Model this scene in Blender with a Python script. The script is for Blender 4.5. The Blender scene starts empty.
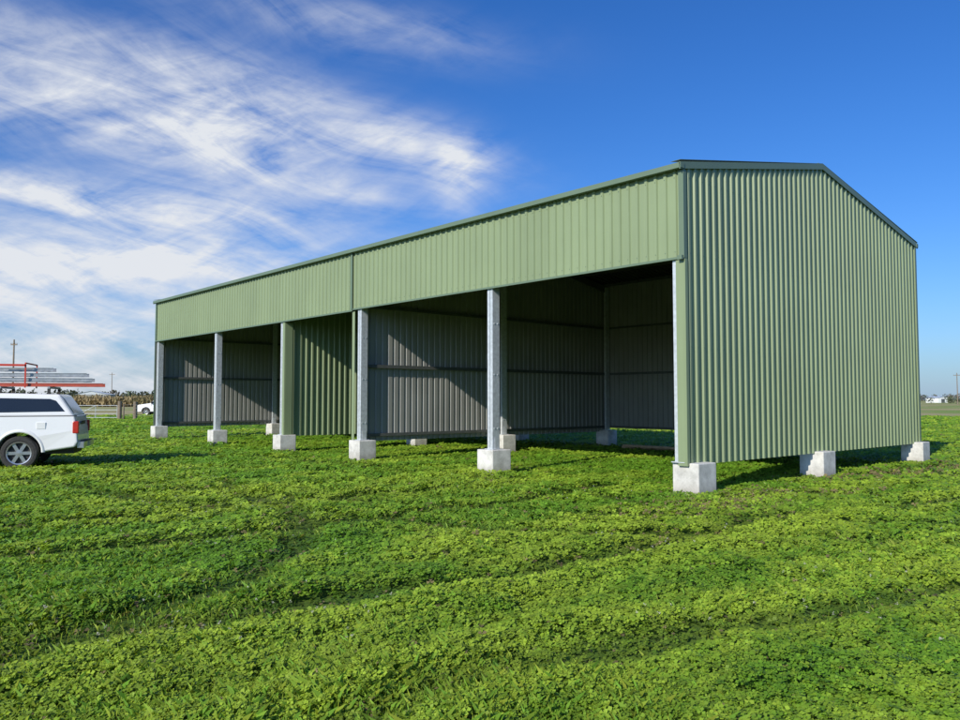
import bpy, math, random
import numpy as np
from mathutils import Vector, Matrix
random.seed(4); rng=np.random.default_rng(7)
SC=bpy.context.scene
SC.view_settings.view_transform='Standard'
SC.view_settings.look='None'
SC.view_settings.exposure=0

# ------------------------------------------------------------------ materials
def newmat(name):
    m=bpy.data.materials.new(name); m.use_nodes=True
    nt=m.node_tree
    return m,nt,nt.nodes['Principled BSDF']
def simple(name,col,rough=.5,metal=0.,var=.12,scale=6.,bump=0.,bscale=40.,spec=.5,coat=0.,sheets=False):
    m,nt,b=newmat(name)
    b.inputs['Roughness'].default_value=rough
    b.inputs['Metallic'].default_value=metal
    b.inputs['Specular IOR Level'].default_value=spec
    b.inputs['Coat Weight'].default_value=coat
    tc=nt.nodes.new('ShaderNodeTexCoord')
    n=nt.nodes.new('ShaderNodeTexNoise'); n.inputs['Scale'].default_value=scale; n.inputs['Detail'].default_value=6
    nt.links.new(tc.outputs['Object'],n.inputs['Vector'])
    r=nt.nodes.new('ShaderNodeValToRGB')
    r.color_ramp.elements[0].position=.3; r.color_ramp.elements[1].position=.7
    r.color_ramp.elements[0].color=(*[c*(1-var) for c in col],1)
    r.color_ramp.elements[1].color=(*[min(1,c*(1+var)) for c in col],1)
    nt.links.new(n.outputs['Fac'],r.inputs['Fac'])
    if sheets:
        # each 0.8 m sheet has a very slightly different tone, plus faint vertical run-off streaks
        sp=nt.nodes.new('ShaderNodeSeparateXYZ'); nt.links.new(tc.outputs['Object'],sp.inputs[0])
        def mm(op,a,bb):
            q=nt.nodes.new('ShaderNodeMath'); q.operation=op
            for i,xx in enumerate((a,bb)):
                if isinstance(xx,(int,float)): q.inputs[i].default_value=xx
                elif xx is not None: nt.links.new(xx,q.inputs[i])
            return q.outputs[0]
        s=mm('ADD',sp.outputs[0],sp.outputs[1])
        fl=mm('FLOOR',mm('DIVIDE',s,.8),None)
        wn=nt.nodes.new('ShaderNodeTexWhiteNoise'); wn.noise_dimensions='1D'; nt.links.new(fl,wn.inputs['W'])
        cb=nt.nodes.new('ShaderNodeCombineXYZ'); nt.links.new(mm('MULTIPLY',s,9.),cb.inputs[0]); nt.links.new(mm('MULTIPLY',sp.outputs[2],.5),cb.inputs[2])
        ns=nt.nodes.new('ShaderNodeTexNoise'); ns.inputs['Scale'].default_value=1; ns.inputs['Detail'].default_value=5; nt.links.new(cb.outputs[0],ns.inputs['Vector'])
        f=mm('ADD',mm('ADD',mm('MULTIPLY',wn.outputs['Value'],.07),.86),mm('MULTIPLY',ns.outputs['Fac'],.20))
        mx=nt.nodes.new('ShaderNodeVectorMath'); mx.operation='SCALE'
        nt.links.new(r.outputs['Color'],mx.inputs[0]); nt.links.new(f,mx.inputs['Scale']); nt.links.new(mx.outputs[0],b.inputs['Base Color'])
    else: nt.links.new(r.outputs['Color'],b.inputs['Base Color'])
    if bump>0:
        n2=nt.nodes.new('ShaderNodeTexNoise'); n2.inputs['Scale'].default_value=bscale; n2.inputs['Detail'].default_value=8
        nt.links.new(tc.outputs['Object'],n2.inputs['Vector'])
        bp=nt.nodes.new('ShaderNodeBump'); bp.inputs['Strength'].default_value=bump; bp.inputs['Distance'].default_value=.02
        nt.links.new(n2.outputs['Fac'],bp.inputs['Height']); nt.links.new(bp.outputs['Normal'],b.inputs['Normal'])
    return m
M_green=simple('green_steel',(.225,.285,.160),.40,0,.05,.7,.16,1.7,sheets=True)
M_trim=simple('green_trim',(.13,.185,.125),.4,0,.05,1.5)
M_inner=simple('grey_sheet_back',(.28,.285,.27),.45,.0,.10,.8,sheets=True)
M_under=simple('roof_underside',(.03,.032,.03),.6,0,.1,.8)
M_galv=simple('galvanised_steel',(.56,.60,.63),.36,.25,.16,14)
M_dkgalv=simple('purlin_steel',(.12,.13,.13),.5,.3,.15,8)
M_white=simple('white_paint',(.78,.79,.80),.25,0,.02,2,coat=.5)
M_glass=simple('tinted_glass',(.015,.018,.02),.06,0,.1,1,spec=.8)
M_black=simple('black_plastic',(.025,.025,.026),.6,0,.2,10)
M_tyre=simple('tyre_rubber',(.03,.03,.03),.8,0,.2,20,.3,60)
M_rim=simple('alloy_rim',(.5,.5,.52),.3,.8,.05,4)
M_red=simple('red_lens',(.45,.03,.02),.2,0,.1,10)
M_redp=simple('red_paint',(.5,.05,.03),.45,0,.1,10)
M_orange=simple('orange_fibreglass',(.42,.08,.05),.5,0,.1,10)
M_alu=simple('aluminium',(.38,.40,.43),.45,.5,.2,12)
M_wood=simple('weathered_wood',(.20,.16,.12),.85,0,.3,9,.4,30)
M_wire=simple('fence_wire',(.35,.35,.35),.5,.5,.1,5)
M_plate=simple('number_plate',(.6,.6,.45),.5,0,.05,5)

def concrete():
    m,nt,b=newmat('concrete'); b.inputs['Roughness'].default_value=.9
    tc=nt.nodes.new('ShaderNodeTexCoord')
    def nz(s,d,r=.65):
        n=nt.nodes.new('ShaderNodeTexNoise'); n.inputs['Scale'].default_value=s; n.inputs['Detail'].default_value=d; n.inputs['Roughness'].default_value=r
        nt.links.new(tc.outputs['Object'],n.inputs['Vector']); return n.outputs['Fac']
    r=nt.nodes.new('ShaderNodeValToRGB'); e=r.color_ramp.elements
    e[0].position=.32; e[0].color=(.40,.395,.37,1); e[1].position=.6; e[1].color=(.66,.65,.62,1)
    nt.links.new(nz(4,9),r.inputs['Fac'])
    v=nt.nodes.new('ShaderNodeTexVoronoi'); v.inputs['Scale'].default_value=22
    nt.links.new(tc.outputs['Object'],v.inputs['Vector'])
    r2=nt.nodes.new('ShaderNodeValToRGB'); r2.color_ramp.elements[0].position=.08; r2.color_ramp.elements[0].color=(.5,.5,.5,1); r2.color_ramp.elements[1].position=.2; r2.color_ramp.elements[1].color=(1,1,1,1)
    nt.links.new(v.outputs['Distance'],r2.inputs['Fac'])
    mx=nt.nodes.new('ShaderNodeMixRGB'); mx.blend_type='MULTIPLY'; mx.inputs[0].default_value=.5
    nt.links.new(r.outputs[0],mx.inputs[1]); nt.links.new(r2.outputs[0],mx.inputs[2])
    # soil splash near the ground
    sp=nt.nodes.new('ShaderNodeSeparateXYZ'); nt.links.new(tc.outputs['Object'],sp.inputs[0])
    mr=nt.nodes.new('ShaderNodeMapRange'); mr.inputs['From Min'].default_value=.04; mr.inputs['From Max'].default_value=.26; mr.inputs['To Min'].default_value=.95; mr.inputs['To Max'].default_value=0
    nt.links.new(sp.outputs[2],mr.inputs['Value'])
    m2=nt.nodes.new('ShaderNodeMath'); m2.operation='MULTIPLY'; nt.links.new(mr.outputs[0],m2.inputs[0]); nt.links.new(nz(9,5),m2.inputs[1])
    mx2=nt.nodes.new('ShaderNodeMixRGB'); nt.links.new(m2.outputs[0],mx2.inputs[0]); nt.links.new(mx.outputs[0],mx2.inputs[1]); mx2.inputs[2].default_value=(.13,.10,.06,1)
    nt.links.new(mx2.outputs[0],b.inputs['Base Color'])
    bp=nt.nodes.new('ShaderNodeBump'); bp.inputs['Strength'].default_value=.5; bp.inputs['Distance'].default_value=.01
    nt.links.new(r2.outputs[0],bp.inputs['Height']); nt.links.new(bp.outputs['Normal'],b.inputs['Normal'])
    return m
M_conc=concrete()

def leafmat(name,transl=.35,rough=.5):
    m,nt,b=newmat(name); b.inputs['Roughness'].default_value=rough
    b.inputs['Specular IOR Level'].default_value=.35
    a=nt.nodes.new('ShaderNodeAttribute'); a.attribute_name='Col'
    nt.links.new(a.outputs['Color'],b.inputs['Base Color'])
    t=nt.nodes.new('ShaderNodeBsdfTranslucent'); 
    g=nt.nodes.new('ShaderNodeMixRGB'); g.blend_type='MULTIPLY'; g.inputs[0].default_value=1; g.inputs[2].default_value=(1.4,1.3,.6,1)
    nt.links.new(a.outputs['Color'],g.inputs[1]); nt.links.new(g.outputs[0],t.inputs['Color'])
    mx=nt.nodes.new('ShaderNodeMixShader'); mx.inputs[0].default_value=transl
    out=nt.nodes['Material Output']
    nt.links.new(b.outputs[0],mx.inputs[1]); nt.links.new(t.outputs[0],mx.inputs[2]); nt.links.new(mx.outputs[0],out.inputs['Surface'])
    return m
M_leaf=leafmat('clover_leaf',.3); M_tree=leafmat('tree_foliage',.15,.7)

# ------------------------------------------------------------------ mesh helpers
def link(o,parent=None):
    SC.collection.objects.link(o)
    if parent is not None: o.parent=parent
    return o
def empty(name,loc=(0,0,0),rotz=0):
    o=bpy.data.objects.new(name,None); o.location=loc; o.rotation_euler=(0,0,rotz); o.empty_display_size=.5
    return link(o)
class MB:
    def __init__(s): s.v=[]; s.f=[]; s.m=[]
    def poly(s,pts,mi=0):
        k=len(s.v); s.v+= [tuple(p) for p in pts]; s.f.append(tuple(range(k,k+len(pts)))); s.m.append(mi)
    def box(s,lo,hi,mi=0,M=None):
        x0,y0,z0=lo; x1,y1,z1=hi
        P=[(x0,y0,z0),(x1,y0,z0),(x1,y1,z0),(x0,y1,z0),(x0,y0,z1),(x1,y0,z1),(x1,y1,z1),(x0,y1,z1)]
        if M is not None: P=[tuple(M@Vector(p)) for p in P]
        k=len(s.v); s.v+=P
        for f in [(0,3,2,1),(4,5,6,7),(0,1,5,4),(1,2,6,5),(2,3,7,6),(3,0,4,7)]:
            s.f.append(tuple(k+i for i in f)); s.m.append(mi)
    def beam(s,p,q,w,h,mi=0,up=(0,0,1)):
        p=Vector(p);q=Vector(q); d=q-p; L=d.length; x=d.normalized(); u=Vector(up)
        y=u.cross(x)
        if y.length<1e-4: y=Vector((0,1,0)).cross(x)
        y.normalize(); z=x.cross(y)
        M=Matrix((x,y,z)).transposed().to_4x4(); M.translation=p
        s.box((0,-w/2,-h/2),(L,w/2,h/2),mi,M)
    def cyl(s,p,q,r0,r1=None,n=10,mi=0,cap=True):
        if r1 is None: r1=r0
        p=Vector(p);q=Vector(q); x=(q-p).normalized(); a=Vector((0,0,1)) if abs(x.z)<.9 else Vector((1,0,0))
        y=a.cross(x).normalized(); z=x.cross(y); k=len(s.v)
        for c,r in((p,r0),(q,r1)):
            for i in range(n):
                t=2*math.pi*i/n; s.v.append(tuple(c+y*r*math.cos(t)+z*r*math.sin(t)))
        for i in range(n):
            j=(i+1)%n; s.f.append((k+i,k+j,k+n+j,k+n+i)); s.m.append(mi)
        if cap:
            s.f.append(tuple(k+i for i in reversed(range(n)))); s.m.append(mi)
            s.f.append(tuple(k+n+i for i in range(n))); s.m.append(mi)
    def obj(s,name,mats,parent=None,bevel=0,seg=2,smooth=False):
        me=bpy.data.meshes.new(name); me.from_pydata(s.v,[],s.f)
        for m in mats: me.materials.append(m)
        me.polygons.foreach_set('material_index',s.m)
        if smooth: me.polygons.foreach_set('use_smooth',[True]*len(s.f))
        me.update()
        o=bpy.data.objects.new(name,me); link(o,parent)
        if bevel>0:
            b=o.modifiers.new('b','BEVEL'); b.width=bevel; b.segments=seg; b.limit_method='ANGLE'; b.angle_limit=math.radians(35)
            b.harden_normals=False
        return o
def soup(name,V,C,mat,parent=None,nv=4):
    """V (N,nv,3), C (N,3)"""
    N=V.shape[0]; me=bpy.data.meshes.new(name)
    me.vertices.add(N*nv); me.vertices.foreach_set('co',V.astype(np.float32).ravel())
    me.loops.add(N*nv); me.loops.foreach_set('vertex_index',np.arange(N*nv,dtype=np.int32))
    me.polygons.add(N); me.polygons.foreach_set('loop_start',np.arange(0,N*nv,nv,dtype=np.int32))
    me.update(calc_edges=True)
    a=me.attributes.new('Col','FLOAT_COLOR','POINT')
    c4=np.ones((N,nv,4),np.float32); c4[:,:,:3]=C[:,None,:] if C.ndim==2 else C
    a.data.foreach_set('color',c4.ravel())
    me.materials.append(mat)
    o=bpy.data.objects.new(name,me); return link(o,parent)

def vnoise(x,y,seed=0):
    xi=np.floor(x).astype(np.int64); yi=np.floor(y).astype(np.int64); fx=x-xi; fy=y-yi
    fx=fx*fx*(3-2*fx); fy=fy*fy*(3-2*fy)
    def h(a,b):
        n=(a*374761393+b*668265263+seed*1442695041)&0x7fffffff
        n=((n^(n>>13))*1274126177)&0x7fffffff
        n=(n^(n>>16))&0xffff
        return n/65535.
    return (h(xi,yi)*(1-fx)+h(xi+1,yi)*fx)*(1-fy)+(h(xi,yi+1)*(1-fx)+h(xi+1,yi+1)*fx)*fy
def fbm(x,y,seed=0,o=4):
    s=0;a=.5;t=0
    for i in range(o):
        s=s+a*vnoise(x*2**i+17.3*i,y*2**i-9.1*i,seed+i); t+=a; a*=.5
    return s/t

# ------------------------------------------------------------------ camera
H=1.6
cam=bpy.data.cameras.new('camera'); co=bpy.data.objects.new('camera',cam); link(co)
cam.sensor_width=36; cam.lens=29.44; cam.clip_end=6000; cam.clip_start=.05
co.location=(0,0,H); co.rotation_euler=(math.radians(90+2.9),0,0); SC.camera=co

# ------------------------------------------------------------------ light
sh=Vector((-.57,-.82)).normalized(); EL=math.radians(29)
sd=Vector((sh.x*math.cos(EL),sh.y*math.cos(EL),math.sin(EL)))
sl=bpy.data.lights.new('sun','SUN'); sl.energy=5.0; sl.angle=math.radians(.5); sl.color=(1,.93,.80)
so=bpy.data.objects.new('sun',sl); link(so); so.rotation_euler=sd.to_track_quat('Z','Y').to_euler(); so.location=(-20,-20,30)

W=bpy.data.worlds.new('World'); SC.world=W; W.use_nodes=True
nt=W.node_tree; N=nt.nodes; Lk=nt.links
bg=N['Background']; bg.inputs['Strength'].default_value=.105
sky=N.new('ShaderNodeTexSky'); sky.sky_type='NISHITA'; sky.sun_disc=False
sky.sun_elevation=EL; sky.sun_rotation=math.atan2(sh.x,sh.y)%(2*math.pi)
sky.air_density=1.0; sky.dust_density=1.0; sky.ozone_density=3.0
def mth(op,a,b=None,clamp=False):
    n=N.new('ShaderNodeMath'); n.operation=op; n.use_clamp=clamp
    for i,x in enumerate((a,b)):
        if x is None: continue
        if isinstance(x,(int,float)): n.inputs[i].default_value=x
        else: Lk.new(x,n.inputs[i])
    return n.outputs[0]
tc=N.new('ShaderNodeTexCoord'); sp=N.new('ShaderNodeSeparateXYZ'); Lk.new(tc.outputs['Generated'],sp.inputs[0])
az=mth('ARCTAN2',sp.outputs[0],sp.outputs[1]); el=mth('ARCSINE',sp.outputs[2])
def cxyz(x,y,z=0.):
    n=N.new('ShaderNodeCombineXYZ')
    for i,q in enumerate((x,y,z)):
        if isinstance(q,(int,float)): n.inputs[i].default_value=q
        else: Lk.new(q,n.inputs[i])
    return n.outputs[0]
def rot(ax,ay,ang):
    c,s=math.cos(ang),math.sin(ang)
    return (mth('ADD',mth('MULTIPLY',ax,c),mth('MULTIPLY',ay,s)), mth('ADD',mth('MULTIPLY',ax,-s),mth('MULTIPLY',ay,c)))
def noise(vec,scale,detail,rough,dist=0.):
    n=N.new('ShaderNodeTexNoise'); n.inputs['Scale'].default_value=scale; n.inputs['Detail'].default_value=detail
    n.inputs['Roughness'].default_value=rough; n.inputs['Distortion'].default_value=dist; Lk.new(vec,n.inputs['Vector']); return n.outputs['Fac']
rx,ry=rot(az,el,math.radians(-14))
n1=noise(cxyz(mth('MULTIPLY',rx,3.0),mth('MULTIPLY',ry,12.)),1.5,8,.62,.9)
rx2,ry2=rot(az,el,math.radians(22))
n2=noise(cxyz(mth('MULTIPLY',rx2,4.5),mth('MULTIPLY',ry2,17.),3.7),1.7,7,.6,.5)
n3=noise(cxyz(az,mth('MULTIPLY',el,2.4),1.3),17,6,.62,.4)
blobs=[(90,105,270,46,-8,1.0),(230,100,120,52,-20,.5),(400,136,115,28,-14,.75),(458,172,35,38,-40,.6),(60,198,160,20,-3,.9),(240,215,130,22,-6,.65),
       (20,265,210,42,0,1.0),(230,262,150,26,-4,.65),(80,345,280,48,0,.9),(340,190,110,14,-10,.35),(340,15,170,26,-6,.45),(90,35,180,20,-4,.35),(20,385,500,16,0,.45)]
tot=None
for px,py,sx,sy,a,k in blobs:
    A=math.atan((px-480)/785); E=math.atan((400-py)/785*math.cos(A))
    X=mth('SUBTRACT',az,A); Y=mth('SUBTRACT',el,E)
    X,Y=rot(X,Y,math.radians(a))
    X=mth('DIVIDE',X,sx/785*.85); Y=mth('DIVIDE',Y,sy/785*.9)
    d=mth('ADD',mth('MULTIPLY',X,X),mth('MULTIPLY',Y,Y))
    g=mth('MULTIPLY',mth('EXPONENT',mth('MULTIPLY',d,-1.)),k)
    tot=g if tot is None else mth('ADD',tot,g)
tot=mth('MINIMUM',tot,1.15)
nn=mth('ADD',mth('ADD',mth('MULTIPLY',n1,.54),mth('MULTIPLY',n2,.30)),mth('MULTIPLY',n3,.16))
dens=mth('MULTIPLY',tot,mth('MULTIPLY',mth('SUBTRACT',nn,.34),5.2))
dens=mth('MULTIPLY',mth('POWER',mth('MAXIMUM',dens,0.),1.15),.88,True)
hsv=N.new('ShaderNodeHueSaturation'); hsv.inputs['Saturation'].default_value=1.24; hsv.inputs['Value'].default_value=1.0
Lk.new(sky.outputs[0],hsv.inputs['Color'])
mu=N.new('ShaderNodeMixRGB'); mu.blend_type='MULTIPLY'; mu.inputs[0].default_value=1; mu.inputs[2].default_value=(.60,.93,1.40,1)
Lk.new(hsv.outputs[0],mu.inputs[1])
# thin haze hugging the horizon all the way round
hz=mth('MULTIPLY',mth('EXPONENT',mth('MULTIPLY',mth('MAXIMUM',el,0.),-13.)),.55)
mh=N.new('ShaderNodeMixRGB'); Lk.new(hz,mh.inputs[0]); Lk.new(mu.outputs[0],mh.inputs[1]); mh.inputs[2].default_value=(4.8,6.0,7.8,1)
mx=N.new('ShaderNodeMixRGB'); Lk.new(dens,mx.inputs[0]); Lk.new(mh.outputs[0],mx.inputs[1]); mx.inputs[2].default_value=(7.3,7.6,8.1,1)
Lk.new(mx.outputs[0],bg.inputs['Color'])

# ------------------------------------------------------------------ ground
def ground():
    m,nt,b=newmat('pasture_ground'); b.inputs['Roughness'].default_value=.95; b.inputs['Specular IOR Level'].default_value=.1
    tc=nt.nodes.new('ShaderNodeTexCoord')
    def nz(s,d=6):
        n=nt.nodes.new('ShaderNodeTexNoise'); n.inputs['Scale'].default_value=s; n.inputs['Detail'].default_value=d
        nt.links.new(tc.outputs['Object'],n.inputs['Vector']); return n.outputs['Fac']
    def ramp(f,p0,c0,p1,c1):
        r=nt.nodes.new('ShaderNodeValToRGB'); e=r.color_ramp.elements
        e[0].position=p0;e[0].color=(*c0,1);e[1].position=p1;e[1].color=(*c1,1); nt.links.new(f,r.inputs[0]); return r.outputs[0]
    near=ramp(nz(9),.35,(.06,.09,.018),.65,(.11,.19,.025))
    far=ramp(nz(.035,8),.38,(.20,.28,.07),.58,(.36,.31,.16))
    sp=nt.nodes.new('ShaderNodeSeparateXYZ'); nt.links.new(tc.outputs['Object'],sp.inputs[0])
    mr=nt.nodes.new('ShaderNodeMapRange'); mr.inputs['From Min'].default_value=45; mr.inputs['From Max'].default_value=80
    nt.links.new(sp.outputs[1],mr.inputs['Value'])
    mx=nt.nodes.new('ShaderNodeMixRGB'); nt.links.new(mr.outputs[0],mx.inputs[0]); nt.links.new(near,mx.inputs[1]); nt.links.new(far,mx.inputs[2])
    nt.links.new(mx.outputs[0],b.inputs['Base Color'])
    bp=nt.nodes.new('ShaderNodeBump'); bp.inputs['Strength'].default_value=.4; bp.inputs['Distance'].default_value=.05
    nt.links.new(nz(6,10),bp.inputs['Height']); nt.links.new(bp.outputs['Normal'],b.inputs['Normal'])
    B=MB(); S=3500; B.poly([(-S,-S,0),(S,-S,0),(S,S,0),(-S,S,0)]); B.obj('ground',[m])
ground()

# ------------------------------------------------------------------ shed frame
P0=Vector((3.45,13.2)); U=Vector((-.664,.748)); V=Vector((.7477,.664))
shed=empty('farm_shed',(P0.x,P0.y,0),math.atan2(V.y,V.x))
LW,LL=10.34,25.1; ZE=5.585; RISE=1.0; ZB=.50; ZF=4.02
rz=lambda a: ZE+RISE*(1-abs(a-LW/2)/(LW/2))
def prof(length,period=.2,dep=.03,start=0.):
    pts=[];x=0
    while x<length-1e-6:
        for dx,o in((0,0),(.105,0),(.122,dep),(.170,dep),(.187,0)):
            if x+dx<length: pts.append((start+x+dx,o))
        x+=period
    pts.append((start+length,0)); return pts
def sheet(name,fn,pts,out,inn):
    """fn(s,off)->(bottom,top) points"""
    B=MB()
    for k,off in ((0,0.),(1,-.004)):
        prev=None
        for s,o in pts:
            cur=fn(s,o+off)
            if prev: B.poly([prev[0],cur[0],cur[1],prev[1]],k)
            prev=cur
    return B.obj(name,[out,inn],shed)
def wall_b(name,b,sgn,a0,a1,z0,out,inn,zt=None):
    f=lambda s,o:((s,b+sgn*o,z0),(s,b+sgn*o,(rz(s)-.03 if zt is None else zt)))
    sheet(name,f,prof(a1-a0,start=a0),out,inn)
def wall_a(name,a,sgn,b0,b1,z0,z1,out,inn):
    sheet(name,lambda s,o:((a+sgn*o,s,z0),(a+sgn*o,s,z1)),prof(b1-b0,start=b0),out,inn)
wall_b('gable_wall',0,-1,0,LW,ZB,M_green,M_inner)
wall_b('end_wall',LL,1,0,LW,ZB,M_green,M_inner)
wall_b('partition_wall',10.12,1,.25,LW-.02,ZB,M_green,M_inner)
wall_b('partition_wall_green',14.2,-1,.25,LW-.02,ZB,M_green,M_inner)
wall_a('front_fascia_sheet',0,-1,0,10.3,ZF,ZE,M_green,M_inner)
wall_a('front_fascia_sheet_far',0,-1,10.34,LL,ZF-.03,ZE,M_green,M_inner)
wall_a('back_wall',LW,1,0,LL,ZB+.12,ZE,M_green,M_inner)
# roof
def roof(name,a0,a1):
    f=lambda s,o:((a0,s,(ZE+.03+ (rz(a0)-ZE if 0<=a0<=LW else -.02))+o),(a1,s,(ZE+.03+(rz(a1)-ZE if 0<=a1<=LW else -.02))+o))
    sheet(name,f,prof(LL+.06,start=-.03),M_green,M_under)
roof('roof_front_slope',-.09,LW/2); roof('roof_back_slope',LW/2,LW+.09)
# trims
B=MB()
# gutters
for a0,a1 in((-.14,-.031),(LW+.031,LW+.14)):
    B.box((a0,-.06,ZE-.06),(a1,LL+.06,ZE+.03))
# barge capping on both ends
for b0,b1 in((-.050,-.030),(LL+.030,LL+.050)):
    for s0,s1 in((-.14,LW/2),(LW/2,LW+.14)):
        z0=rz(min(max(s0,0),LW)) ; z1=rz(min(max(s1,0),LW))
        if s0<0: z0-=.03
        if s1>LW: z1-=.03
        q=[(s0,z0-.055),(s1,z1-.055),(s1,z1+.066),(s0,z0+.066)]
        k=len(B.v)
        B.v+=[(x,b0,z) for x,z in q]+[(x,b1,z) for x,z in q]
        for f in[(0,1,2,3),(7,6,5,4),(0,4,5,1),(1,5,6,2),(2,6,7,3),(3,7,4,0)]:
            B.f.append(tuple(k+i for i in f)); B.m.append(0)
    
# top fold over the roof
for b0,b1 in((-.050,.14),(LL-.14,LL+.050)):
    for s0,s1 in((-.14,LW/2),(LW/2,LW+.14)):
        z0=rz(min(max(s0,0),LW)); z1=rz(min(max(s1,0),LW))
        B.beam((s0,(b0+b1)/2,z0+.071),(s1,(b0+b1)/2,z1+.071),b1-b0,.006)
# ridge cap
B.box((LW/2-.16,-.03,ZE+RISE+.052),(LW/2+.16,LL+.03,ZE+RISE+.060))
# corner flashings
B.box((-.034,-.040,ZF-.02),(.045,-.0305,ZE-.07)); B.box((-.042,-.0405,ZF-.02),(-.0345,.06,ZE-.08))
B.box((LW-.05,-.040,ZB-.01),(LW+.042,-.0305,ZE-.07)); B.box((LW+.033,-.040,ZB-.01),(LW+.042,.1,ZE-.08))
B.box((-.042,LL-.08,ZF-.05),(-.0345,LL+.04,ZE-.08)); B.box((-.042,LL+.032,ZB),(.1,LL+.04,ZE-.08))
B.box((-.048,10.29,ZF-.06),(-.0305,10.38,ZE-.07))
# fascia bottom flashing
B.box((-.036,.0,ZF-.03),(.01,10.27,ZF+.010)); B.box((-.036,10.4,ZF-.06),(.01,LL,ZF-.018))
# small bracket at the near corner (gutter stop / pipe outlet)
B.box((-.10,-.03,ZF-.05),(-.045,.06,ZF+.02))
B.obj('roof_and_corner_trim',[M_trim],shed)
B=MB()
B.box((-.02,-.040,ZB-.01),(.055,-.0305,ZF-.03))
B.box((-.012,-.028,ZB-.01),(.0,.15,ZF-.046)); 
B.box((.0,10.22,ZB-.01),(.012,10.34,ZF-.07)); B.box((.0,14.12,ZB-.01),(.012,14.24,ZF-.07)); B.box((.0145,14.10,ZB-.01),(.26,14.112,ZF-.07))
B.obj('opening_flashings',[M_green],shed)
# posts: C sections
FR=[.16,4.9,10.02,14.33,19.25,24.95]
B=MB()
def cpost(a,b,z0,z1,w=.2,d=.075,sg=1,t=.008):
    B.box((a,b,z0),(a+w,b+t,z1))
    B.box((a,b+t,z0),(a+t,b+d,z1)); B.box((a+w-t,b+t,z0),(a+w,b+d,z1))
    B.box((a-.04,b-.05,z0-.001),(a+w+.04,b+d+.05,z0+.014))
    B.box((a+.04,b-.03,z0+.014),(a+w-.04,b-.022,z0+.25))
    # bolt heads
    for dz in (.45,1.6,2.7): 
        for da in (.05,.15): B.box((a+da-.012,b-.012,z0+dz-.012),(a+da+.012,b,z0+dz+.012))
for b in FR:
    cpost(.02,b-.09,.54,ZE-.05); cpost(.021,b+.0,.541,ZE-.05)
    cpost(LW-.24,b-.06,.54,ZE-.05)
for b in (.16,9.92,14.33,24.9): cpost(LW/2-.1,b-.03,.54,rz(LW/2)-.1)
B.obj('steel_posts',[M_galv],shed)
B=MB()
for b in FR:
    for s0,s1 in((.05,LW/2),(LW/2,LW-.05)):
        B.beam((s0,b,rz(s0)-.16),(s1,b,rz(s1)-.16),.075,.2)
for a in (.25,1.4,2.6,3.8,4.95,5.4,6.5,7.7,8.9,10.1):
    B.box((a-.03,.06,rz(a)-.085),(a+.03,LL-.06,rz(a)+.005))
B.box((.012,.06,ZF+.0),(.0185,LL-.06,ZF+.15))
# girts
for z in (2.5,):
    B.box((LW-.032,.06,z-.04),(LW-.007,LL-.06,z+.04))
    B.box((.1,.007,z-.04),(LW-.1,.05,z+.04))
    B.box((.1,LL-.075,z-.045),(LW-.1,LL-.007,z+.045))
    B.box((.25,10.02,z-.045),(LW-.1,10.108,z+.045))
for z in (.66,4.1):
    B.box((LW-.032,.06,z-.03),(LW-.007,LL-.06,z+.04)); B.box((.1,LL-.06,z-.04),(LW-.1,LL-.007,z+.04)); B.box((.25,10.05,z-.04),(LW-.1,10.108,z+.04))
B.obj('rafters_purlins_girts',[M_dkgalv],shed)
# screws on gable and fascia
B=MB()
x=.146
while x<LW:
    for z in (.62,2.5,4.1,5.4): B.box((x-.007,-.036,z-.007),(x+.007,-.0305,z+.007))
    x+=.2
x=.146
while x<LL:
    for z in (4.12,5.4): B.box((-.036,x-.007,z-.007),(-.0305,x+.007,z+.007))
    x+=.2
B.obj('roofing_screws',[M_trim],shed)
# concrete footing blocks
B=MB()
def blk(a,b,s=.52,h=.54):
    Mx=Matrix.Translation((a,b,0))@Matrix.Rotation(random.uniform(-.05,.05),4,'Z')
    B.box((-s/2,-s/2,-.05),(s/2,s/2,h-.002),0,Mx)
blk(.30,.04); 
for b in FR[1:]: blk(.14,b)
for b in FR: blk(LW-.16,b-.0 if b>1 else .04)
for b in (.04,9.92,14.33,24.9): blk(LW/2-.35 if b<1 else LW/2,b)
B.obj('concrete_footing_blocks',[M_conc],shed,bevel=.018,seg=2)
B=MB()
for i in range(3):
    B.box((9.2+i*.16,5.6+i*.1,.02+.0*i),(9.33+i*.16,8.6+i*.1,.09),0)
B.box((9.0,6.2,.095),(9.12,8.4,.16),0)
B.obj('timber_planks',[simple('pine_timber',(.42,.30,.18),.8,0,.15,6)],empty('plank_stack',(P0.x,P0.y,0),math.atan2(V.y,V.x)))

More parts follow.
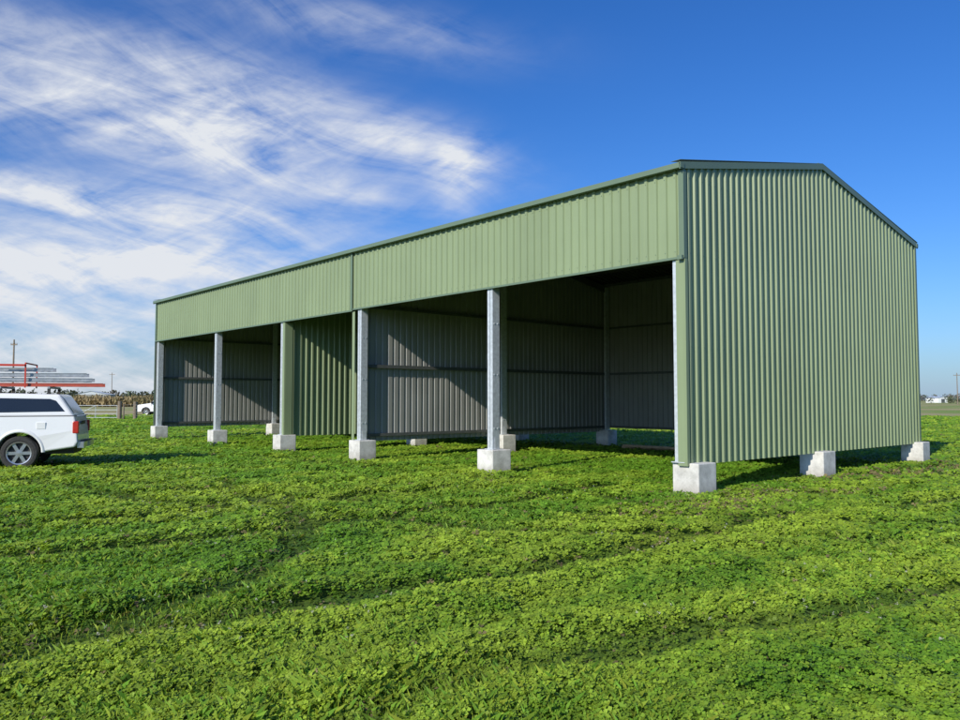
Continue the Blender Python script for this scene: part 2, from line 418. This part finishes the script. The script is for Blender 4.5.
# ------------------------------------------------------------------ vehicles
def ute(name,loc,ang,canopy=True,racks=True):
    E=empty(name,loc,ang)
    # local x forward (rear at 0), y left, z up
    R=.385; wx=(1.18,4.40); hw=.92
    def arch(cx,r=.46,cz=.40,n=12):
        return [(cx-r*math.cos(math.pi*i/n),cz+r*math.sin(math.pi*i/n)) for i in range(n+1)]
    out=[(.04,.50)]+arch(wx[0])+arch(wx[1])+[(5.2,.36),(5.34,.46),(5.38,.72),(5.32,.98),(5.10,1.10),(4.15,1.22),(3.0,1.24),(.06,1.24),(.0,.9),(-.02,.62)]
    B=MB(); n=len(out)
    ys=[-hw,hw]
    for y in ys: B.v+=[(x,y*(1-.045*max(0,z-.75)/.5),z) for x,z in out]
    B.f.append(tuple(range(n))); B.m.append(0)
    B.f.append(tuple(reversed(range(n,2*n)))); B.m.append(0)
    for i in range(n):
        j=(i+1)%n; B.f.append((i,n+i,n+j,j)); B.m.append(0)
    o=B.obj('body',[M_white],E,bevel=.045,seg=3)
    def house(pb,pt,wb,wt,nm,mat=M_white,bev=.05):
        B=MB()
        (x0,z0),(x1,z1)=pb; (x2,z2),(x3,z3)=pt
        B.v=[(x0,-wb,z0),(x1,-wb,z1),(x1,wb,z1),(x0,wb,z0),(x2,-wt,z2),(x3,-wt,z3),(x3,wt,z3),(x2,wt,z2)]
        for f in[(0,3,2,1),(4,5,6,7),(0,1,5,4),(1,2,6,5),(2,3,7,6),(3,0,4,7)]: B.f.append(f);B.m.append(0)
        return B.obj(nm,[mat],E,bevel=bev,seg=3)
    house([(1.82,1.2),(4.12,1.2)],[(1.95,1.78),(3.35,1.78)],.86,.70,'cab')
    if canopy: house([(.05,1.2),(1.78,1.2)],[(.40,1.73),(1.88,1.76)],.87,.74,'canopy',bev=.07)
    B=MB()
    def side(pts,wb,wt,zt,off=.006):
        for s in(-1,1):
            q=[]
            for x,z in pts:
                w=wb+(wt-wb)*(z-1.2)/(zt-1.2)+off
                q.append((x,s*w,z))
            if s>0: q=q[::-1]
            B.poly(q)
    if canopy:
        side([(.28,1.33),(1.70,1.31),(1.72,1.64),(.60,1.62),(.48,1.58)],.87,.74,1.75)
        f=lambda z:.05+.35*(z-1.2)/.53-.008
        B.poly([(f(1.3),.70,1.3),(f(1.3),-.70,1.3),(f(1.64),-.62,1.64),(f(1.64),.62,1.64)])
    side([(2.0,1.29),(2.86,1.29),(2.86,1.69),(2.05,1.69)],.86,.70,1.78)
    side([(2.94,1.29),(3.93,1.27),(3.42,1.69),(2.94,1.69)],.86,.70,1.78)
    g=lambda z:4.12-.77*(z-1.2)/.58+.01
    B.poly([(g(1.27),-.78,1.27),(g(1.27),.78,1.27),(g(1.72),.66,1.72),(g(1.72),-.66,1.72)])
    B.obj('windows',[M_glass],E)
    B=MB()
    for s in(-1,1):
        B.box((-.03,s*.87-.055,.82),(.10,s*.87+.055,1.10),0)
    B.obj('tail_lights',[M_red],E,bevel=.02)
    B=MB()
    for s in(-1,1): B.box((5.18,s*.74-.14,.86),(5.345,s*.74+.14,1.02),0)
    B.obj('head_lights',[M_rim],E,bevel=.03)
    B=MB()
    B.box((-.14,-.86,.48),(.0,.86,.62),1); B.box((-.15,-.5,.621),(-.02,.5,.64),0)
    B.box((.1,-.62,.34),(5.1,.62,.7),0)
    B.box((5.33,-.62,.62),(5.40,.62,.92),0)
    for s in(-1,1):
        for x in(2.15,3.05): B.box((x,s*.905-.02,1.10),(x+.17,s*.905+.02,1.135),0)
        B.box((3.75,s*.98-.12,1.22),(3.87,s*.98+.12,1.42),0)
        B.box((1.85,s*.86-.06,.36),(3.8,s*.86+.06,.42),0)
        for x in(1.86,2.92,3.86): B.box((x,s*.905-.012,.55),(x+.012,s*.905+.012,1.22),0)
        B.box((.66,s*.9-.013,.93),(.84,s*.9+.013,1.08),2)
        B.box((.02,s*.878-.005,1.215),(1.8,s*.878+.005,1.235),0)
    B.box((-.006,-.3,1.02),(-.001,.3,1.10),0)
    B.obj('trim_and_bumper',[M_black,M_rim,M_white],E,bevel=.01)
    B=MB(); B.box((-.155,-.18,.49),(-.142,.18,.61)); B.obj('number_plate',[M_plate],E)
    B=MB()
    for cx in wx:
        for s in(-1,1):
            n=16; k=len(B.v)
            for i in range(n+1):
                t=math.pi*i/n
                for r,yy in((.455,.90),(.455,.945),(.49,.945),(.53,.912)):
                    B.v.append((cx-r*math.cos(t),s*yy,.40+r*math.sin(t)))
            for i in range(n):
                for j in range(3):
                    q=(k+i*4+j,k+i*4+j+1,k+i*4+4+j+1,k+i*4+4+j); B.f.append(q if s<0 else q[::-1]); B.m.append(0)
    B.obj('wheel_arch_flares',[M_white],E,smooth=True)
    def revolve(B,c,prof,s,mi,n=32):
        k=len(B.v); m=len(prof)
        for i in range(n):
            t=2*math.pi*i/n
            for r,y in prof: B.v.append((c[0]+r*math.cos(t),c[1]+s*y,c[2]+r*math.sin(t)))
        for i in range(n):
            i2=(i+1)%n
            for j in range(m-1):
                q=(k+i*m+j,k+i*m+j+1,k+i2*m+j+1,k+i2*m+j); B.f.append(q if s>0 else q[::-1]); B.m.append(mi)
    B=MB()
    for cx in wx:
        for s in(-1,1):
            c=(cx,s*.80,R)
            revolve(B,c,[(.25,-.12),(.34,-.13),(.385,-.10),(.388,0),(.385,.09),(.36,.125),(.30,.13),(.255,.115)],s,0)
            revolve(B,c,[(.26,.118),(.245,.105),(.235,.05),(.0,.045)],s,2)
            for a in range(6):
                Mx=Matrix.Translation(c)@Matrix.Rotation(a*math.pi/3,4,'Y')
                y0,y1=(.05,.10) if s>0 else (-.10,-.05)
                B.box((.03,y0,-.035),(.25,y1,.035),1,Mx)
            revolve(B,c,[(.262,.116),(.255,.125),(.235,.12),(.232,.06)],s,1)
            revolve(B,c,[(.075,.05),(.07,.105),(0,.108)],s,1,16)
    B.obj('wheels',[M_tyre,M_rim,M_black],E)
    if racks:
        B=MB()
        zt=1.76
        for x in(.65,1.65,2.3,3.1):
            B.box((x-.025,-.70,zt+.10),(x+.025,.70,zt+.15),0)
            for s in(-1,1): B.box((x-.03,s*.66-.03,zt-.03),(x+.03,s*.66+.03,zt+.10),1)
        B.obj('roof_rack',[M_alu,M_black],E)
        def ladder(nm,x0,x1,y,z,w,mat,rung,tilt=0.):
            B=MB(); Mx=Matrix.Translation((x0,y,z))@Matrix.Rotation(tilt,4,'Y')
            L=x1-x0
            for s in(-1,1):
                B.box((0,s*w/2-.014,-.040),(L,s*w/2+.014,-.030),0,Mx); B.box((0,s*w/2-.014,.030),(L,s*w/2+.014,.040),0,Mx)
                B.box((0,s*w/2-.003,-.030),(L,s*w/2+.003,.030),0,Mx)
            x=.2
            while x<L-.1:
                B.box((x-.015,-w/2+.014,-.015),(x+.015,w/2-.014,.015),1,Mx); x+=.3
            B.obj(nm,[mat,rung],E)
        ladder('extension_ladder_lower',-.30,4.2,-.30,zt+.20,.46,M_alu,M_alu)
        ladder('extension_ladder_orange',-.48,3.9,.36,zt+.19,.44,M_orange,M_alu)
        ladder('extension_ladder_alloy',-.25,4.4,.36,zt+.31,.42,M_alu,M_alu)
        ladder('extension_ladder_alloy_upper',-.10,4.3,-.30,zt+.31,.40,M_alu,M_alu)
        ladder('step_ladder',-.12,3.8,.34,zt+.43,.42,M_alu,M_alu,.008)
        ladder('step_ladder_top',.60,3.9,.30,zt+.55,.40,M_alu,M_alu,.006)
        B=MB()
        for y in(-.64,.64):
            for x in (1.15,): B.beam((x,y,zt+.12),(x,y,zt+.70),.03,.03)
        B.beam((1.15,-.64,zt+.69),(1.15,.64,zt+.69),.03,.03); B.beam((1.16,.66,zt+.64),(1.7,.66,zt+.64),.05,.05)
        B.obj('red_rack_frame',[M_redp],E)
    return E
hd=math.radians(180+19)
hv=Vector((math.cos(hd),math.sin(hd))); lv=Vector((-hv.y,hv.x))
rc=Vector((-9.36,18.3)); c=rc-lv*.92
ute('pickup_truck',(c.x,c.y,0),hd)
ute('parked_car',(-29.8,81.5,0),math.radians(182),canopy=True,racks=False)

# ------------------------------------------------------------------ fence, gate, poles
def fence(name,p,q,step=4.):
    E=empty(name); B=MB(); p=Vector(p);q=Vector(q); L=(q-p).length; n=int(L/step)
    for i in range(n+1):
        c=p.lerp(q,i/n); r=.06
        B.cyl((c.x,c.y,-.1),(c.x+random.uniform(-.03,.03),c.y,1.25+random.uniform(-.06,.06)),r,r*.9,7)
    B.obj('posts',[M_wood],E)
    B=MB()
    for z in(.35,.65,.95,1.2): B.beam((p.x,p.y,z),(q.x,q.y,z),.012,.012)
    B.obj('wires',[M_wire],E)
fence('farm_fence',(-28.1,62,0),(-8,66,0)); fence('farm_fence',(-32.6,62,0),(-75,60,0))
E=empty('farm_gate'); B=MB()
for x in(-32.3,-28.4): B.cyl((x,62,-.1),(x,62,1.5),.16,.15,10,1)
for z in(.2,.5,.8,1.15): B.cyl((-32.1,62,z),(-28.6,62,z),.022,n=6)
for x in(-32.1,-30.3,-28.6): B.cyl((x,62,.2),(x,62,1.15),.022,n=6)
B.cyl((-32.1,62,.2),(-30.3,62,1.15),.02,n=6)
B.cyl((-27.3,62.3,-.1),(-27.3,62.3,1.45),.16,.15,10,1)
B.obj('gate_frame',[M_galv,M_wood],E)
def pole(x,y,h,arm=1.2):
    E=empty('power_pole',(x,y,0)); B=MB()
    B.cyl((0,0,-.2),(0,0,h),.17,.11,8); B.box((-arm,-.06,h-.9),(arm,.06,h-.75))
    for s in(-.9,-.3,.3,.9): B.cyl((s*arm,0,h-.75),(s*arm,0,h-.55),.05,n=6)
    B.obj('pole',[M_wood],E); return (x,y,h)
def pp(px,d): return (px-480)/785*d
poles=[pole(pp(13,125),125,11.2,.5),pole(pp(112,330),330,13),pole(pp(957,260),260,10.5),pole(pp(1100,150),150,10.5),pole(pp(-160,80),80,10.5)]
def lines(a,b,nm):
    E=empty(nm); B=MB()
    for s in(-.6,.6):
        prev=None
        for i in range(13):
            t=i/12; p=(a[0]+(b[0]-a[0])*t+s,a[1]+(b[1]-a[1])*t,a[2]-.6+(b[2]-a[2])*t-4*1.3*t*(1-t))
            if prev: B.beam(prev,p,.012,.012)
            prev=p
    B.obj('wires',[M_black],E)
lines(poles[2],poles[3],'power_lines')

# distant farm sheds on the horizon
def farshed(x,y,w,l,h,rot,name='distant_farm_shed'):
    E=empty(name,(x,y,0),rot)
    B=MB(); B.box((-w/2,-l/2,0),(w/2,l/2,h)); B.obj('walls',[M_inner if w>10 else M_white],E)
    B=MB(); r=h*.35
    B.poly([(-w/2-.3,-l/2-.3,h+.01),(0,-l/2-.3,h+r),(0,l/2+.3,h+r),(-w/2-.3,l/2+.3,h+.01)]); B.poly([(0,-l/2-.3,h+r),(w/2+.3,-l/2-.3,h+.01),(w/2+.3,l/2+.3,h+.01),(0,l/2+.3,h+r)])
    B.poly([(-w/2,-l/2,h),(w/2,-l/2,h),(0,-l/2,h+r)]); B.obj('roof',[M_galv],E)
    B=MB(); B.box((-w*.2,-l/2-.05,0),(w*.2,-l/2-.01,h*.8)); B.obj('door',[M_dkgalv],E)
farshed(pp(936,420),420,6,8,2.6,.3); farshed(pp(1010,480),480,16,10,4,.1); farshed(pp(95,300),300,12,10,3.6,.2)

# ------------------------------------------------------------------ distant vegetation
def randquads(C,size,rng,flat=0.,stretch=1.):
    n=len(C); a=rng.normal(size=(n,3)); a/=np.linalg.norm(a,axis=1)[:,None]
    b=rng.normal(size=(n,3)); b-=a*(a*b).sum(1)[:,None]; b/=np.linalg.norm(b,axis=1)[:,None]
    s=size[:,None]
    return np.stack([C-a*s*stretch,C-b*s*.6,C+a*s*stretch,C+b*s*.6],1)
def treeline(name,x0,x1,y0,y1,n,hmin,hmax,col,leafs=60):
    Q=[];Cc=[]
    for i in range(n):
        t=rng.random(); x=x0+(x1-x0)*t+rng.normal()*3; y=y0+(y1-y0)*t+rng.normal()*8
        h=hmin+(hmax-hmin)*(.6*vnoise(np.array([x*.02]),np.array([3.3]),5)[0]+.4*rng.random()); w=h*rng.uniform(.35,.7)
        m=leafs; P=rng.normal(size=(m,3)); P/=np.linalg.norm(P,axis=1)[:,None]; P*=rng.random((m,1))**.4
        P=P*np.array([w,w,h*.5])+np.array([x,y,h*.5]); P[:,2]=np.abs(P[:,2])
        Q.append(randquads(P,np.full(m,h*.12)*rng.uniform(.5,1.3,m),rng))
        cc=np.array(col)*rng.uniform(.7,1.3)*rng.uniform(.6,1.3,(m,1)); cc[:,0]*=rng.uniform(.85,1.3); Cc.append(cc)
    soup(name,np.concatenate(Q),np.concatenate(Cc),M_tree)
treeline('distant_tree_line',-900,1200,900,760,900,5,10,(.12,.13,.11),40)
treeline('distant_tree_line',150,420,330,300,110,1.5,3.6,(.09,.11,.06),70)
treeline('distant_tree_line',-330,-60,330,400,150,4,8.5,(.09,.11,.07),80)
# reed and shrub belt
Q=[];Cc=[]
for i in range(900):
    x=rng.uniform(-165,-15); y=170+rng.random()*16-x*.1
    g=float(fbm(np.array([x*.06]),np.array([.7]),3)[0])
    h=(1.6+2.4*g)*rng.uniform(.75,1.08); w=rng.uniform(1.2,2.6); m=90
    P=rng.normal(size=(m,3)); P/=np.linalg.norm(P,axis=1)[:,None]; P*=rng.random((m,1))**.4
    P=P*np.array([w,w,h*.52])+np.array([x,y,h*.5]); P[:,2]=np.abs(P[:,2])
    q=randquads(P,rng.uniform(.10,.30,m),rng); q[:,:,2]=P[:,None,2]+(q[:,:,2]-P[:,None,2])*2.2; q[:,:,2]=np.maximum(q[:,:,2],0); Q.append(q)
    t=np.clip(rng.normal()*.25+(g-.3)*1.4,0,1); c0=np.array([.28,.215,.11])*(1-t)+np.array([.13,.15,.06])*t
    Cc.append(c0*rng.uniform(.7,1.25,(m,1)))
soup('hedge_row',np.concatenate(Q),np.concatenate(Cc),M_tree)

# ------------------------------------------------------------------ clover pasture
def shedcoords(x,y):
    dx=x-P0.x;dy=y-P0.y
    return dx*V.x+dy*V.y, dx*U.x+dy*U.y
def segdist(x,y,pts):
    d=np.full(x.shape,1e9)
    for (ax,ay),(bx,by) in zip(pts[:-1],pts[1:]):
        vx,vy=bx-ax,by-ay; t=np.clip(((x-ax)*vx+(y-ay)*vy)/(vx*vx+vy*vy),0,1)
        d=np.minimum(d,np.hypot(x-ax-vx*t,y-ay-vy*t))
    return d
ruts=[[(-9.5,8.0),(-6.0,9.4),(-3.9,11.0),(-1,13.4),(1,15.5)],[(-9.5,6.5),(-5.2,7.6),(-2.4,9.4),(0.4,12.0),(2.4,14.6)],
      [(-4.5,3.4),(-2.9,4.9),(-2.1,6.6),(-1.9,8.4),(-2.6,11),(-5,15)],[(-9.,17),(-5,13.5),(0,11.2),(6,9.8),(14,9.5)],[(-9.,15.4),(-5,12.),(0,9.6),(6,8.2),(14,7.8)],
      [(-1,3.6),(1.0,5.2),(4,6.5),(10,7.2)],[(-6,4.0),(-2,5.6),(1.5,8.0),(4,10.6),(9,13)],[(-10,26),(-4,19.5),(1,14.7),(3,11)]]
depth=[1.,1.,.9,.75,.75,.6,.75,.6]
def canopy(x,y):
    wx=x+.45*(fbm(x*.8,y*.8,41)-.5); wy=y+.45*(fbm(x*.8+7,y*.8,43)-.5)
    f1=fbm(wx*2.0,wy*2.0,11,3); f2=fbm(x*.5,y*.5,21); f3=fbm(x*8,y*8,31,2)
    h=.03+.10*np.clip(f1*2.2-.65,0,1)*np.clip(f2*1.9-.3,.25,1)+.025*f3
    rt=np.zeros_like(h); sw=np.zeros_like(h)
    for r,k in zip(ruts,depth):
        d=segdist(wx,wy,r); gate=np.clip(fbm(x*.8,y*.8,99)*3.6-.8,.2,1)
        rt=np.maximum(rt,k*np.exp(-(d/.21)**4)*gate)
        sw=np.maximum(sw,k*np.exp(-((d-.45)/.22)**2))
    h*=1-.95*rt
    h+=.035*sw
    a,b=shedcoords(x,y)
    ins=(a>.3)&(a<LW)&(b>0)&(b<LL)
    h=np.where(ins,h*.45,h)
    return h,f1,f2,rt,sw
NP=300000
r=np.exp(rng.uniform(math.log(2.2),math.log(85),NP)); th=rng.uniform(-.78,.78,NP)
x=r*np.sin(th); y=r*np.cos(th)
h,f1,f2,rt,sw=canopy(x,y)
keep=rng.random(NP)<np.clip(.7+h*7,0,1)*(1-.8*rt)
bare=fbm(x*.35+3,y*.6,77); a_,b_=shedcoords(x,y)
worn=np.exp(-(((a_-4.5)/6)**2+((b_+1.2)/1.1)**2))*np.clip((bare-.34)*5,0,1)
keep&=rng.random(NP)>worn*.8
x,y,r,h,f1,f2,rt,sw,worn=[q[keep] for q in (x,y,r,h,f1,f2,rt,sw,worn)]; n=len(x)
s=.0118*np.maximum(r/4,.8)**.78*rng.uniform(.5,1.35,n)
z=h*(rng.random(n)**.36)+.004
hue=fbm(x*.45+50,y*.45,91); hue2=fbm(x*2.5+5,y*2.5,93)
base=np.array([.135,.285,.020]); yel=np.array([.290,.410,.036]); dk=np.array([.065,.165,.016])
# vehicle swaths about 1.9 m apart, running from lower left towards the shed
sx_=(x*.62-y*.78)+1.1*(fbm(x*.25,y*.25,61)-.5); swath=.5+.5*np.sin(sx_*2*math.pi/1.9)
k1=np.clip((.55*hue+.33*hue2+.12*swath-.39)*4.2+.25*sw+rng.normal(size=n)*.2,0,1)[:,None]
C=base*(1-k1)+yel*k1
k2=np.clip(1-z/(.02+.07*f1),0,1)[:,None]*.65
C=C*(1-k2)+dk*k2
C*=rng.uniform(.78,1.22,(n,1))*(1-.65*rt[:,None])*(.90+.13*swath[:,None])
brown=(rng.random(n)<(.005+worn*.55+rt*.10))[:,None]; C=np.where(brown,np.array([.22,.18,.08])*rng.uniform(.6,1.2,(n,1)),C)
tilt=rng.normal(size=(n,2))*.30+np.array([sh.x,sh.y])*.28
nz=np.stack([tilt[:,0],tilt[:,1],np.ones(n)],1); nz/=np.linalg.norm(nz,axis=1)[:,None]
ph=rng.uniform(0,2*math.pi,n)
quads=[];cols=[]
cen=np.stack([x,y,z],1)
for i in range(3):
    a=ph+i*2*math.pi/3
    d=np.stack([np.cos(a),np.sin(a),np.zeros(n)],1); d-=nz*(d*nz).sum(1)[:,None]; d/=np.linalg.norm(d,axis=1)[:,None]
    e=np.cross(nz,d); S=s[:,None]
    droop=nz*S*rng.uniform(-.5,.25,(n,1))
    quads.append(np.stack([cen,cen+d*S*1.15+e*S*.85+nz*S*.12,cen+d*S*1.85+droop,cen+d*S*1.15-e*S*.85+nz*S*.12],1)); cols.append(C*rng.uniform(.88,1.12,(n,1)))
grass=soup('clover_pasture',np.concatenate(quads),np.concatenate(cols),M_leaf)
# grass blades
nb=120000
r=np.exp(rng.uniform(math.log(2.2),math.log(60),nb)); th=rng.uniform(-.78,.78,nb); x=r*np.sin(th); y=r*np.cos(th)
kp=fbm(x*.5+9,y*.5,55)+rng.normal(size=nb)*.09>.52; x=x[kp];y=y[kp];r=r[kp]; nb=len(x); h,f1,f2,rt,sw=canopy(x,y)
L=h*.9+rng.uniform(.01,.05,nb); w=.0013*np.maximum(r/4,1)**.8; az_=rng.uniform(0,6.28,nb); ln=rng.uniform(.1,.9,nb)*L
dx,dy=np.cos(az_),np.sin(az_)
Q=np.zeros((nb,4,3))
Q[:,0]=np.stack([x-dy*w,y+dx*w,0*x],1);Q[:,1]=np.stack([x+dy*w,y-dx*w,0*x],1)
mxp=np.stack([x+dx*ln*.35,y+dy*ln*.35,L*.7],1); tip=np.stack([x+dx*ln,y+dy*ln,L],1)
Q[:,2]=mxp+np.stack([dy*w,-dx*w,0*x],1)*.8; Q[:,3]=tip
C=np.array([.19,.32,.035])*rng.uniform(.7,1.3,(nb,1)); C[:,0]*=rng.uniform(.8,1.4,nb)
soup('grass_blades',Q,C,M_leaf)
# white clover flowers
nf=1300; r=np.exp(rng.uniform(math.log(3),math.log(22),nf)); th=rng.uniform(-.8,.8,nf); x=r*np.sin(th); y=r*np.cos(th)
kp=fbm(x*.7,y*.7,66)>.52; x=x[kp];y=y[kp]; h=canopy(x,y)[0]; m=14
P=np.repeat(np.stack([x,y,h+.010],1),m,0)+rng.normal(size=(len(x)*m,3))*.005
soup('clover_flowers',randquads(P,np.full(len(P),.005),rng),np.tile(np.array([[.55,.55,.48]]),(len(P),1)),M_leaf)
print('done')
